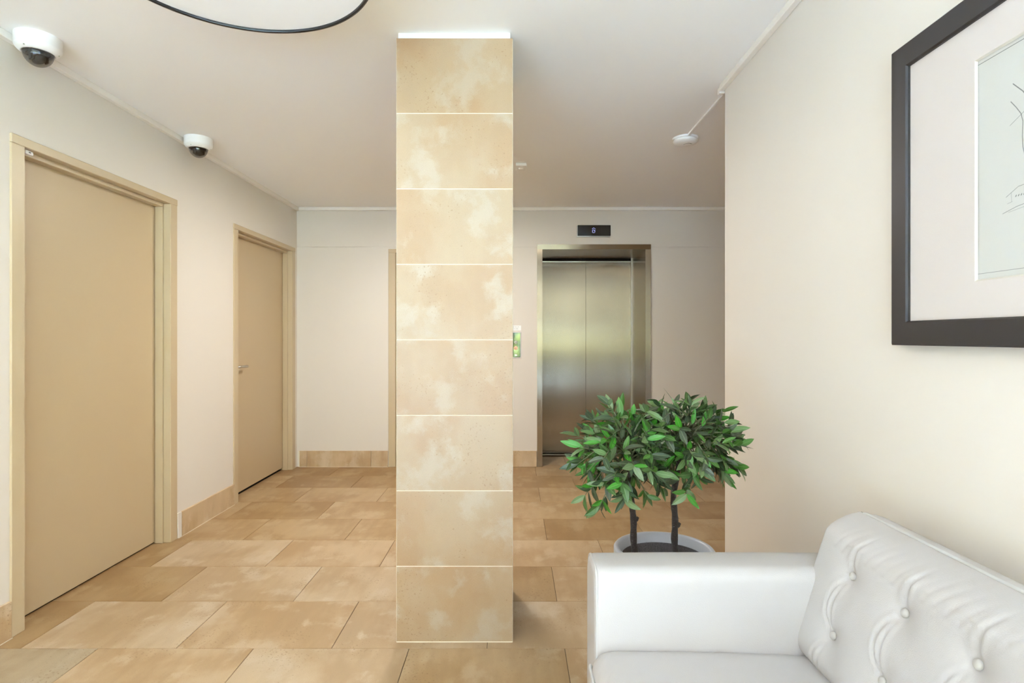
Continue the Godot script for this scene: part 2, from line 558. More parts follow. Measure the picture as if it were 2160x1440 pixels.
func skirting() -> void:
	var b := thing("baseboard_left", "travertine skirting along the left wall between the beige doors", "skirting", Vector3.ZERO, 0.0, "", "structure")
	for r in [[-1.35, -0.75, 0], [-0.75, -0.15, 1], [-0.15, 0.45, 0], [0.45, 1.05, 1], [1.05, 1.65, 0], [1.65, 2.297, 0], [3.478, 4.127, 0]]:
		skirt(b, false, r[0], r[1], -2.001, PI / 2, r[2])
	part("caulk", boxmesh(P(-2.013, 0, 3.436), P(-2.003, 0.149, 3.476), 0.002), M.wall, b)
	part("caulk", boxmesh(P(-2.0005, 0.0, 3.436), P(-1.9985, 0.003, 4.127)), M.pale_grout, b)
	part("caulk", boxmesh(P(-2.0005, 0.0, -1.35), P(-1.9985, 0.003, 2.297)), M.pale_grout, b)
	var k := thing("baseboard_back", "travertine skirting along the far wall each side of the lift", "skirting", Vector3.ZERO, 0.0, "", "structure")
	for r in [[-1.985, -1.916, 2], [-1.916, -1.323, 2], [-1.323, -1.165, 2], [-0.09, 0.212, 2], [1.272, 1.85, 2], [1.85, 2.45, 2], [2.45, 3.05, 2]]:
		skirt(k, true, r[0], r[1], 5.329, 0.0, r[2])
	part("caulk", boxmesh(P(-1.995, 0, 5.331), P(-1.985, 0.149, 5.341), 0.002), M.silicone, k)
	part("caulk", boxmesh(P(-1.985, 0.0, 5.3265), P(-1.165, 0.003, 5.3285)), M.pale_grout, k)
	var r := thing("baseboard_right", "travertine skirting along the wall behind the sofa", "skirting", Vector3.ZERO, 0.0, "", "structure")
	for q in [[0.03, 0.45, 0], [0.45, 1.05, 1], [1.05, 1.65, 0], [1.65, 2.25, 1], [2.25, 2.735, 0]]:
		skirt(r, false, q[0], q[1], 0.991, -PI / 2, q[2])

func cornices() -> void:
	var names := ["narrow square cornice batten along the top of the left wall", "narrow square cornice batten along the top of the far wall", "narrow square cornice batten along the top of the sofa wall"]
	var bars := [[P(-2.013, 2.371, -1.36), P(-1.985, 2.4, 5.341)], [P(-1.985, 2.371, 5.313), P(3.14, 2.4, 5.341)], [P(0.977, 2.372, 0.02), P(1.003, 2.4, 2.742)]]
	for i in 3:
		single("trim_%d" % (i + 1), boxmesh(bars[i][0], bars[i][1], 0.002), M.cornice, names[i], "cornice", "", "structure")

# ---------------------------------------------------------------- lift
func plate(s: SurfaceTool, lo: Vector3, hi: Vector3, along: Vector3) -> void:
	# a box with uv whose u runs along the grain, so that the brushing has a direction
	var m := (lo + hi) / 2.0
	var e := ((hi - lo) / 2.0).abs()
	for ax in 3:
		for sg in [-1.0, 1.0]:
			var p := []
			for q in [[-1.0, -1.0], [1.0, -1.0], [1.0, 1.0], [-1.0, 1.0]]:
				var v := Vector3.ZERO
				v[ax] = e[ax] * sg
				v[(ax + 1) % 3] = e[(ax + 1) % 3] * q[0]
				v[(ax + 2) % 3] = e[(ax + 2) % 3] * q[1]
				p.append(m + v)
			if sg < 0:
				p.reverse()
			var n := Vector3.ZERO
			n[ax] = 1.0
			var u := along if absf(along.dot(n)) < 0.5 else Vector3(n.y, n.z, n.x)
			var w := n.cross(u)
			uvquad(s, p, p.map(func(a: Vector3) -> Vector2: return Vector2(a.dot(u), a.dot(w))))

func plates(list: Array, along: Vector3) -> ArrayMesh:
	var s := begin()
	for b in list:
		plate(s, b[0], b[1], along)
	return finish(s)

func elevator() -> void:
	var e := thing("door_4", "stainless steel lift doorway with closed two panel doors in the far wall", "elevator door", P(0.7407, 0, 5.341), 0.0, "", "structure")
	var V := Vector3.UP
	var H := Vector3.RIGHT
	part("jamb", plates([[Vector3(-0.5257, 0, -0.02), Vector3(-0.477, 2.013, 0.012)], [Vector3(-0.493, 0, -0.585), Vector3(-0.477, 2.013, -0.02)]], V), M.steel, e)
	part("jamb", plates([[Vector3(0.477, 0, -0.02), Vector3(0.5273, 2.013, 0.012)], [Vector3(0.477, 0, -0.585), Vector3(0.493, 2.013, -0.02)]], V), M.steel, e)
	part("header", plates([[Vector3(-0.5257, 2.013, -0.02), Vector3(0.5273, 2.059, 0.014)], [Vector3(-0.493, 2.013, -0.585), Vector3(0.493, 2.03, -0.02)]], H), M.steel, e)
	part("edge_strip", plates([[Vector3(0.462, 0, -0.585), Vector3(0.477, 2.013, -0.573)]], V), M.plain_steel, e)
	for k in [-1.0, 1.0]:
		var dr := part("door_panel", plates([[Vector3(k * 0.0015, 0.012, -0.625), Vector3(k * 0.476, 1.985, -0.589)]], V), M.steel, e)
		part("ledge", plates([[Vector3(k * 0.0015, 1.972, -0.589), Vector3(k * 0.476, 1.98, -0.58 if k < 0 else -0.586)]], H), M.plain_steel, dr)
	part("slot", boxmesh(Vector3(-0.477, 1.985, -0.66), Vector3(0.477, 2.013, -0.6)), M.dark_gap, e)
	part("shaft_gap", boxmesh(Vector3(-0.477, 0.0, -0.66), Vector3(0.477, 2.013, -0.63)), M.dark_gap, e)
	var sill := part("sill", boxmesh(Vector3(-0.477, 0.0005, -0.625), Vector3(0.477, 0.005, -0.515), 0.001), M.aluminium, e)
	for z in [-0.54, -0.56]:
		part("groove", boxmesh(Vector3(-0.475, 0.0045, z - 0.003), Vector3(0.475, 0.0055, z + 0.003)), M.dark_gap, sill)

	# floor indicator above the lift
	var s := thing("floor_indicator", "black floor indicator panel showing a letter, above the lift", "display", P(0.7395, 2.137, 5.341))
	part("backplate", boxmesh(Vector3(-0.158, -0.012, 0.0), Vector3(0.152, 0.0985, 0.006), 0.003), M.plain_steel, s)
	var scr := part("screen", boxmesh(Vector3(-0.15, 0.0, 0.006), Vector3(0.1545, 0.0985, 0.02), 0.002), M.screen, s)
	var st := begin()
	for b in [[-0.013, 0.026, 0.006, 0.031], [-0.0165, 0.031, -0.011, 0.052], [-0.013, 0.052, -0.002, 0.057], [-0.002, 0.044, 0.011, 0.049], [0.006, 0.031, 0.0115, 0.046], [0.004, 0.05, 0.011, 0.055]]:
		box(st, Vector3(b[0], b[1], 0.0195), Vector3(b[2], b[3], 0.0206))
	part("letter", finish(st), M.led, scr)
	st = begin()
	for k in [-1.0, 1.0]:
		var a := Vector3(k * 0.016 - 0.002, 0.063, 0.0195)
		var b2 := Vector3(-0.002, 0.073, 0.0195)
		tube(st, [a, b2], [0.0022, 0.0022], 6)
	part("arrow", finish(st), M.led, scr)

	# call panel with mirror finish
	var c := thing("call_panel", "slim mirror finish lift call panel with two round buttons beside the column", "button panel", P(0.022, 1.006, 5.341))
	part("surround", boxmesh(Vector3(-0.044, 0, 0), Vector3(0.045, 0.243, 0.008), 0.003), M.white_plastic, c)
	part("faceplate", boxmesh(Vector3(-0.038, 0.008, 0.006), Vector3(0.038, 0.236, 0.011), 0.002), M.mirror_steel, c)
	for q in [[0.147, 0.0165, M.grey_plastic], [0.094, 0.019, M.pink_plastic]]:
		var bs := begin(true)
		lathe(bs, [Vector2(0, 0.006), Vector2(q[1] * 0.8, 0.006), Vector2(q[1], 0.003), Vector2(q[1], 0)], 24)
		var bt := part("call_button", finish(bs), q[2], c)
		bt.transform = Transform3D(Basis(Vector3.RIGHT, PI / 2), Vector3(-0.004, q[0], 0.011))
		part("mark", boxmesh(Vector3(-0.003, 0.006, -0.002), Vector3(0.003, 0.0066, 0.002)), M.dark_plastic, bt)
	part("maker_plate", boxmesh(Vector3(-0.014, 0.022, 0.011), Vector3(0.008, 0.035, 0.0125), 0.0005), M.white_plastic, c)

	var g := thing("notice", "small white notice with two lines of print above the lift call panel", "sign", P(0.022, 1.262, 5.341))
	part("card", boxmesh(Vector3(-0.1, 0, 0), Vector3(0.045, 0.047, 0.002)), M.white_plastic, g)
	for line in [["DO NOT USE THE LIFT", 0.0285], ["IF THERE IS A FIRE", 0.0115]]:
		var tm := TextMesh.new()
		var font := SystemFont.new()
		font.font_names = PackedStringArray(["Droid Sans"])
		tm.font = font
		tm.text = line[0]
		tm.font_size = 16
		tm.pixel_size = 0.0007
		tm.depth = 0.0004
		var o := part("lettering", tm, M.print_ink, g)
		o.position = Vector3(-0.028, line[1] + 0.004, 0.0022)

# ---------------------------------------------------------------- sofa
func arc(a: Vector2, b: Vector2, c: Vector2, n: int) -> PackedVector2Array:
	var o := PackedVector2Array()
	for i in n + 1:
		var t := float(i) / n
		o.append(a.lerp(b, t).lerp(b.lerp(c, t), t))
	return o

func ease_edge(x: float, r: float) -> float:      # 0 at the rim, 1 from r inwards, round between
	var t := clampf(1.0 - x / r, 0.0, 1.0)
	return sqrt(maxf(0.0, 1.0 - t * t))

func arm_mesh(d0: float, d1: float, inner_is_d0: bool) -> ArrayMesh:
	# profile in (d, h), swept along x with a slightly rounded front
	var s := begin(true)
	var top := 0.637
	var r := 0.034
	var prof := []
	prof.append(Vector2(d0, 0.1))
	for h in [0.2, 0.3, 0.4, 0.5, 0.56]:
		prof.append(Vector2(d0 - (0.004 * sin((h - 0.1) / 0.5 * PI) if inner_is_d0 else 0.0), h))
	for i in 9:
		var a := PI / 2 * i / 8.0
		prof.append(Vector2(d0 + r - r * cos(a), top - 0.004 - r + r * sin(a)))
	prof.append(Vector2((d0 + d1) / 2.0, top))
	for i in 9:
		var a := PI / 2 * i / 8.0
		prof.append(Vector2(d1 - 0.055 + 0.055 * sin(a), top - 0.004 - 0.055 + 0.055 * cos(a)))
	for h in [0.5, 0.4, 0.3, 0.2, 0.1]:
		prof.append(Vector2(d1, h))
	var mid := Vector2((d0 + d1) / 2.0, 0.38)
	var rows := []
	var half := (d1 - d0) / 2.0
	for q in [[0.1965, 0.02], [0.197, 0.014], [0.2005, 0.006], [0.206, 0.0015], [0.214, 0.0], [0.25, 0.0], [0.4, -0.001], [0.6, -0.001], [0.8, 0.0], [0.938, 0.0], [0.945, 0.012]]:
		var row := PackedVector3Array()
		for p in prof:
			row.append(P(q[0], p.y - q[1] * smoothstep(0.4, 0.637, p.y), mid.x + (p.x - mid.x) * (1.0 - q[1] / half)))
		rows.append(row)
	sheet(s, rows, true)
	for k in [0, rows.size() - 1]:
		var row: PackedVector3Array = rows[k]
		var c := P(rows[k][0].x - (0.002 if k == 0 else -0.002), 0.38, mid.x)
		for j in row.size():
			var a := row[j]
			var b := row[(j + 1) % row.size()]
			if k == 0: tri(s, c, a, b)
			else: tri(s, c, b, a)
	return finish(s)

func arm_outline(d0: float, d1: float, x: float) -> Array:
	var o := []
	var r := 0.03
	for h in [0.12, 0.25, 0.4, 0.52]:
		o.append(P(x, h, d0))
	for i in 7:
		var a := PI / 2 * i / 6.0
		o.append(P(x, 0.630 - r + r * sin(a), d0 + r - r * cos(a)))
	for i in 7:
		var a := PI / 2 * i / 6.0
		o.append(P(x, 0.630 - 0.05 + 0.05 * cos(a), d1 - 0.05 + 0.05 * sin(a)))
	for h in [0.52, 0.4, 0.25, 0.12]:
		o.append(P(x, h, d1))
	return o

func sofa() -> void:
	var so := thing("sofa", "white leather two seat sofa with button tufted back along the right wall", "sofa", Vector3.ZERO)
	# arms
	for q in [[1.402, 1.562, true], [0.072, 0.232, false]]:
		var a := part("arm", arm_mesh(q[0], q[1], q[2]), M.leather, so)
		var ps := begin(true)
		tube(ps, arm_outline(q[0] + 0.0035, q[1] - 0.0035, 0.2025), [0.0032], 8)
		part("piping", finish(ps), M.piping, a)
	# base
	part("base", boxmesh(P(0.205, 0.1, 0.235), P(0.93, 0.305, 1.4), 0.012), M.leather, so)
	for x in [0.25, 0.89]:
		for d in [0.15, 1.48]:
			var ls := begin(true)
			lathe(ls, [Vector2(0, 0.1), Vector2(0.026, 0.1), Vector2(0.018, 0.0), Vector2(0, 0.0)], 16, P(x, 0, d))
			part("leg", finish(ls), M.dark_wood, so)
	# seat cushion: top and front in one rounded sheet, wrinkled near its front corner
	var s := begin(true)
	var rows := []
	var n := 60
	for i in n + 1:
		var dd := lerpf(0.236, 1.398, float(i) / n)
		var row := PackedVector3Array()
		var e := ease_edge(minf(dd - 0.236, 1.398 - dd), 0.035)
		var sag := 0.012 * sin(PI * float(i) / n)
		for j in 45:
			var t := j / 44.0
			var x: float
			var h: float
			if t < 0.25:                                  # up the front
				var u := t / 0.25
				x = 0.185 - 0.01 * sin(u * PI)
				h = lerpf(0.3, 0.405, u)
			elif t < 0.5:                                 # round the front edge
				var a := (t - 0.25) / 0.25 * PI / 2
				x = 0.185 + 0.045 * (1.0 - cos(a))
				h = 0.405 + 0.042 * sin(a)
			else:
				var u := (t - 0.5) / 0.5
				x = lerpf(0.23, 0.8, u)
				h = 0.447 + 0.01 * sin(u * PI * 0.8) - 0.026 * u
			var wr := 0.0
			var near_corner := clampf(1.0 - absf(dd - 1.32) / 0.09, 0.0, 1.0) * clampf(1.0 - absf(x - 0.22) / 0.09, 0.0, 1.0)
			wr = 0.003 * near_corner * sin((dd * 1.0 + (x - 0.2) * 0.7) * 210.0)
			h = 0.3 + (h - 0.3 + sag * clampf((h - 0.4) / 0.05, 0.0, 1.0)) * lerpf(0.94, 1.0, e) + wr
			x = lerpf(x + 0.02, x, e) - wr * 0.6
			row.append(P(x, h, dd))
		rows.append(row)
	sheet(s, rows)
	var seat := part("seat_cushion", finish(s), M.leather, so)
	var pip := []
	for i in 25:
		var dd := lerpf(0.25, 1.384, i / 24.0)
		pip.append(P(0.183, 0.408, dd))
	var first := []
	for h in [0.305, 0.34, 0.375, 0.4]:
		first.append(P(0.19 + (0.4 - h) * 0.03, h, 1.394))
	first.append(P(0.184, 0.41, 1.388))
	pip.reverse()
	var line := first + pip
	s = begin(true)
	tube(s, line, [0.0035], 8)
	part("piping", finish(s), M.piping, seat)
	back_cushion(so)
	# back frame behind the cushion
	s = begin(true)
	rows = []
	for q in [[0.235, 0.93], [0.238, 0.99], [0.25, 1.0], [0.85, 1.0], [1.43, 1.0], [1.452, 0.992], [1.462, 0.96]]:
		var row := PackedVector3Array()
		for p in [Vector2(0.82, 0.3), Vector2(0.86, 0.6), Vector2(0.872, 0.735), Vector2(0.876, 0.751), Vector2(0.884, 0.758), Vector2(0.9, 0.759), Vector2(0.918, 0.754), Vector2(0.932, 0.742), Vector2(0.945, 0.5), Vector2(0.945, 0.1)]:
			row.append(P(p.x, 0.1 + (p.y - 0.1) * q[1], q[0]))
		rows.append(row)
	sheet(s, rows, true)
	for k in [0, rows.size() - 1]:
		var row: PackedVector3Array = rows[k]
		for j in row.size() - 2:
			if k == 0: tri(s, row[0], row[j + 1], row[j + 2])
			else: tri(s, row[0], row[j + 2], row[j + 1])
	part("back_frame", finish(s), M.leather, so)

func back_cushion(so: Node3D) -> void:
	var d0 := 0.238
	var d1 := 1.45
	var h0 := 0.418
	var h1 := 0.762
	var cols := [1.30, 1.125, 0.95, 0.775, 0.6, 0.425]
	var rows_h := [0.667, 0.533]
	# folds: [path, strength]
	var folds := []
	for c in cols:
		for e in [[0.004, -0.028, 1.0], [0.03, -0.062, 0.7]]:
			folds.append([arc(Vector2(c, 0.667), Vector2(c + e[0], 0.735), Vector2(c + e[1], 0.775), 10), e[2]])
		for e in [[0.074, 1.0], [0.040, 0.8]]:
			folds.append([arc(Vector2(c + 0.002, 0.533), Vector2(c + e[0], 0.612), Vector2(c, 0.667), 12), e[1]])
		for e in [[0.060, 0.03, 0.9], [0.03, 0.004, 0.6]]:
			folds.append([arc(Vector2(c, 0.533), Vector2(c + e[0], 0.48), Vector2(c + e[1], 0.41), 10), e[2]])
		for k in [-0.085, -0.055, 0.03, 0.06]:
			folds.append([arc(Vector2(c + k + 0.012, 0.712 + absf(k) * 0.12), Vector2(c + k, 0.74), Vector2(c + k - 0.028, 0.77), 5), 0.4])
	var boxes := []
	for f in folds:
		var r := Rect2(f[0][0], Vector2.ZERO)
		for p in f[0]:
			r = r.expand(p)
		boxes.append(r.grow(0.04))
	var nu := 300
	var nv := 110
	var s := begin(true)
	var front := []
	for i in nu + 1:
		var u := float(i) / nu
		var d := lerpf(d0, d1, u)
		var row := PackedVector3Array()
		for j in nv + 1:
			var v := float(j) / nv
			var h := lerpf(h0, h1, v)
			var e := ease_edge(minf(d - d0, d1 - d), 0.028) * ease_edge(h1 - h, 0.032) * ease_edge(h - h0 + 0.002, 0.085)
			var off := 0.09 * e
			var p := Vector2(d, h)
			# dimples under the buttons, fullness between
			var near2 := 1.0
			for c in cols:
				if absf(d - c) > 0.15: continue
				for hb in rows_h:
					var rr := p.distance_squared_to(Vector2(c, hb))
					off -= 0.014 * exp(-rr / 0.0016) + 0.006 * exp(-rr / 0.0003)
					near2 = minf(near2, rr)
			for k in folds.size():
				if not boxes[k].has_point(p): continue
				var path: PackedVector2Array = folds[k][0]
				var best := 1.0
				var side := 0.0
				var along := 0.0
				for q in path.size() - 1:
					var cl := Geometry2D.get_closest_point_to_segment(p, path[q], path[q + 1])
					var dist := cl.distance_to(p)
					if dist < best:
						best = dist
						side = signf((path[q + 1] - path[q]).cross(p - path[q]))
						along = (q + 0.5) / (path.size() - 1)
				var w: float = folds[k][1] * (0.35 + 0.65 * sin(along * PI)) * smoothstep(0.0001, 0.0006, near2)
				var x := best * side
				off += e * w * (-0.0048 * exp(-x * x / 0.000016) + 0.0026 * exp(-pow(x - 0.008, 2) / 0.00003) + 0.0018 * exp(-pow(x + 0.009, 2) / 0.00004))
			var mid := 0.754 + 0.33 * (h - 0.41)
			row.append(P(mid - off, h - off * 0.12 * e, d))
		front.append(row)
	sheet(s, front)
	# the back of the pillow
	var rear := []
	for i in 41:
		var d := lerpf(d0, d1, i / 40.0)
		var row := PackedVector3Array()
		for j in 17:
			var h := lerpf(h0, h1, j / 16.0)
			var e := ease_edge(minf(d - d0, d1 - d), 0.05) * ease_edge(h1 - h, 0.05)
			row.append(P(0.754 + 0.33 * (h - 0.41) + 0.004 + 0.02 * e, h, d))
		rear.append(row)
	sheet(s, rear, true)
	var b := part("back_cushion", finish(s), M.leather, so)
	# welt round the rim
	var rim := []
	for k in 8:
		rim.append(P(0.756 + 0.33 * (lerpf(0.44, 0.735, k / 7.0) - 0.41), lerpf(0.44, 0.735, k / 7.0), d1 + 0.001))
	for k in 6:
		var a := PI / 2 * (k + 1) / 6.0
		var h := 0.735 + 0.028 * sin(a)
		rim.append(P(0.756 + 0.33 * (h - 0.41), h, d1 - 0.028 + 0.028 * cos(a)))
	for k in 20:
		rim.append(P(0.756 + 0.33 * (0.763 - 0.41), 0.763, lerpf(d1 - 0.05, d0 + 0.02, k / 19.0)))
	s = begin(true)
	tube(s, rim, [0.004], 8)
	part("piping", finish(s), M.piping, b)
	var bs := begin(true)
	lathe(bs, [Vector2(0, 0.0055), Vector2(0.0045, 0.005), Vector2(0.0078, 0.0032), Vector2(0.0095, 0.0), Vector2(0.0085, -0.003)], 20)
	var bm := finish(bs)
	for c in cols:
		for hb in rows_h:
			var spot: Vector3 = front[roundi((c - d0) / (d1 - d0) * nu)][roundi((hb - h0) / (h1 - h0) * nv)]
			var o := part("button", bm, M.button, b)
			o.transform = Transform3D(Basis(Vector3(0, 0, 1), PI / 2 - 0.32), spot + Vector3(-0.0042, 0.0014, 0))

# ---------------------------------------------------------------- framed drawing
func drawing() -> ImageTexture:
	# pencil sketch of a tree beside a low building; metres from the lower left of the sheet, which measures 0.66 by 0.5
	var W := 1056
	var H := 800
	var im := Image.create(W, H, false, Image.FORMAT_RGB8)
	var r := RandomNumberGenerator.new()
	r.seed = 4
	for y in H:
		for x in W:
			var k := 0.992 + 0.016 * r.randf()
			im.set_pixel(x, y, Color(0.79 * k, 0.785 * k, 0.755 * k))
	var stroke := func(pts: Array, dark: float, wide: float) -> void:
		for k in pts.size() - 1:
			var a: Vector2 = pts[k] * 1600.0
			var b: Vector2 = pts[k + 1] * 1600.0
			var steps := int(a.distance_to(b) * 2.0) + 1
			for i in steps:
				var p := a.lerp(b, float(i) / steps)
				var press := dark * (0.6 + 0.4 * r.randf())
				for oy in range(-2, 3):
					for ox in range(-2, 3):
						var q := Vector2i(int(p.x) + ox, H - 1 - int(p.y) + oy)
						if q.x < 0 or q.y < 0 or q.x >= W or q.y >= H: continue
						var cover := clampf(wide - (Vector2(q) - Vector2(p.x, H - 1 - p.y)).length(), 0.0, 1.0) * press
						im.set_pixel(q.x, q.y, im.get_pixel(q.x, q.y).lerp(Color(0.3, 0.3, 0.3), cover * 0.5))
	var V := func(list: Array) -> Array:
		return list.map(func(p: Array) -> Vector2: return Vector2(p[0], p[1]))
	stroke.call(V.call([[0, 0.478], [0.66, 0.478]]), 0.8, 1.5)
	stroke.call(V.call([[0, 0.026], [0.66, 0.026]]), 0.6, 1.3)
	stroke.call(V.call([[0.091, 0.400], [0.102, 0.388], [0.113, 0.376], [0.122, 0.362], [0.128, 0.34], [0.13, 0.30]]), 0.6, 1.9)
	stroke.call(V.call([[0.086, 0.366], [0.098, 0.350], [0.109, 0.333], [0.113, 0.317], [0.112, 0.287], [0.113, 0.266], [0.118, 0.245], [0.122, 0.23], [0.118, 0.20], [0.118, 0.16]]), 0.5, 1.8)
	stroke.call(V.call([[0.084, 0.318], [0.109, 0.331], [0.135, 0.345], [0.16, 0.352]]), 0.45, 1.4)
	stroke.call(V.call([[0.13, 0.34], [0.15, 0.38], [0.18, 0.42]]), 0.5, 1.6)
	stroke.call(V.call([[0.13, 0.30], [0.132, 0.22], [0.13, 0.16]]), 0.5, 1.8)
	stroke.call(V.call([[0.075, 0.175], [0.103, 0.190], [0.13, 0.192], [0.2, 0.19], [0.25, 0.176]]), 0.5, 1.4)
	stroke.call(V.call([[0.087, 0.182], [0.088, 0.163]]), 0.4, 1.2)
	stroke.call(V.call([[0.078, 0.161], [0.09, 0.163]]), 0.4, 1.2)
	for k in 12:
		stroke.call(V.call([[0.097 + k * 0.006, 0.171], [0.099 + k * 0.006, 0.174]]), 0.7, 1.9)
	stroke.call(V.call([[0.067, 0.143], [0.10, 0.151], [0.135, 0.155], [0.3, 0.156]]), 0.55, 1.4)
	stroke.call(V.call([[0.08, 0.143], [0.135, 0.149], [0.28, 0.148]]), 0.35, 1.2)
	return ImageTexture.create_from_image(im)

func picture() -> void:
	# faces -x; local x runs towards the viewer, y up, z out of the wall
	var p := thing("framed_picture", "large dark framed pencil drawing with wide white mat on the sofa wall", "picture", P(1.003, 1.18, 1.482), -PI / 2)
	var L := 1.17
	var Hh := 0.749
	var w := 0.06
	# mitred frame: four bars with a profile
	var prof := [Vector2(0, 0.0), Vector2(0, 0.03), Vector2(0.004, 0.034), Vector2(w - 0.004, 0.034), Vector2(w, 0.03), Vector2(w, 0.0)]
	var corner := [Vector2(0, 0), Vector2(L, 0), Vector2(L, Hh), Vector2(0, Hh)]
	var dirs := [Vector2(1, 1), Vector2(-1, 1), Vector2(-1, -1), Vector2(1, -1)]
	for k in 4:
		var j := (k + 1) % 4
		var s := begin()
		for i in prof.size() - 1:
			var q := []
			for e in [[k, prof[i]], [j, prof[i]], [j, prof[i + 1]], [k, prof[i + 1]]]:
				var c: Vector2 = corner[e[0]] + dirs[e[0]] * e[1].x
				q.append(Vector3(c.x, c.y, e[1].y))
			quad(s, q[0], q[1], q[2], q[3])
		part("frame_bar", finish(s), M.frame_wood, p)
	part("backing", boxmesh(Vector3(0.01, 0.01, 0.001), Vector3(L - 0.01, Hh - 0.01, 0.012)), M.dark_plastic, p)
	# mat with a bevelled window
	var x0 := 0.258
	var x1 := L - 0.258
	var y0 := 0.138
	var y1 := 0.607
	var ms := begin()
	var z := 0.024
	for r in [[w - 0.005, w - 0.005, x0, Hh - w + 0.005], [x1, w - 0.005, L - w + 0.005, Hh - w + 0.005], [x0, w - 0.005, x1, y0], [x0, y1, x1, Hh - w + 0.005]]:
		quad(ms, Vector3(r[0], r[1], z), Vector3(r[2], r[1], z), Vector3(r[2], r[3], z), Vector3(r[0], r[3], z))
	var mat := part("mat", finish(ms), M.mat_board, p)
	ms = begin()
	var b := 0.004
	var o := [Vector3(x0, y0, z), Vector3(x1, y0, z), Vector3(x1, y1, z), Vector3(x0, y1, z)]
	var n := [Vector3(x0 + b, y0 + b, z - b), Vector3(x1 - b, y0 + b, z - b), Vector3(x1 - b, y1 - b, z - b), Vector3(x0 + b, y1 - b, z - b)]
	for k in 4:
		quad(ms, o[k], o[(k + 1) % 4], n[(k + 1) % 4], n[k])
	part("mat_bevel", finish(ms), M.mat_core, mat)
	var sh := begin()
	var q := [Vector3(x0 - 0.003, y0 - 0.01, z - b - 0.001), Vector3(x1 + 0.003, y0 - 0.01, z - b - 0.001), Vector3(x1 + 0.003, y1 + 0.01, z - b - 0.001), Vector3(x0 - 0.003, y1 + 0.01, z - b - 0.001)]
	uvquad(sh, q, [Vector2(0, 1), Vector2(1, 1), Vector2(1, 0), Vector2(0, 0)])
	var paper := paint(Color.WHITE, 0.9)
	paper.albedo_texture = drawing()
	part("drawing", finish(sh), paper, p)
	part("glass", boxmesh(Vector3(w - 0.004, w - 0.004, 0.0255), Vector3(L - w + 0.004, Hh - w + 0.004, 0.0275)), M.glass, p)

# ---------------------------------------------------------------- ceiling lamp
func lamp() -> void:
	var R := 0.38
	var at := P(-0.76, 2.2, 1.52)
	var l := thing("ceiling_lamp", "large round white drum ceiling lamp with thin black rim", "lamp", at)
	var s := begin(true)
	lathe(s, [Vector2(R - 0.012, 0.14), Vector2(R - 0.004, 0.14), Vector2(R - 0.004, 0.01)], 96)
	part("shade", finish(s), M.gloss_white, l)
	s = begin(true)
	lathe(s, [Vector2(R - 0.008, 0.012), Vector2(R - 0.001, 0.012), Vector2(R, 0.010), Vector2(R, 0.002), Vector2(R - 0.002, 0.0), Vector2(R - 0.009, 0.0), Vector2(R - 0.010, 0.002), Vector2(R - 0.010, 0.01)], 128)
	part("rim", finish(s), M.black, l)
	s = begin(true)
	lathe(s, [Vector2(0, 0.145), Vector2(R - 0.012, 0.14)], 64)
	part("top_cover", finish(s), M.gloss_white, l)
	s = begin(true)
	lathe(s, [Vector2(R - 0.009, 0.008), Vector2(R * 0.5, 0.006), Vector2(0, 0.005)], 96)
	part("diffuser", finish(s), M.glow, l)
	s = begin(true)
	lathe(s, [Vector2(0.06, 0.2), Vector2(0.06, 0.18), Vector2(0.012, 0.17), Vector2(0.012, 0.145)], 32)
	part("ceiling_mount", finish(s), M.gloss_white, l)
	var a := AreaLight3D.new()
	a.name = "lamp_light"
	a.area_size = Vector2(0.6, 0.6)
	a.light_color = LAMP_WHITE
	a.light_energy = NEAR_LAMP
	a.shadow_enabled = true
	l.add_child(a)
	a.position = Vector3(0, -0.004, 0)
	a.rotation.x = -PI / 2

func far_lamp() -> void:
	var l := thing("ceiling_lamp", "smaller flush white ceiling lamp behind the top of the column", "lamp", P(-0.5, 2.32, 3.85))
	var s := begin(true)
	lathe(s, [Vector2(0.2, 0.08), Vector2(0.21, 0.06), Vector2(0.21, 0.006), Vector2(0.206, 0.0), Vector2(0.2, 0.004)], 64)
	part("housing", finish(s), M.gloss_white, l)
	s = begin(true)
	lathe(s, [Vector2(0.203, 0.006), Vector2(0.1, 0.003), Vector2(0, 0.002)], 64)
	part("diffuser", finish(s), M.glow, l)
	var a := AreaLight3D.new()
	a.name = "far_lamp_light"
	a.area_size = Vector2(0.33, 0.33)
	a.light_color = LAMP_WHITE
	a.light_energy = FAR_LAMP
	a.shadow_enabled = true
	l.add_child(a)
	a.position = Vector3(0, -0.004, 0)
	a.rotation.x = -PI / 2

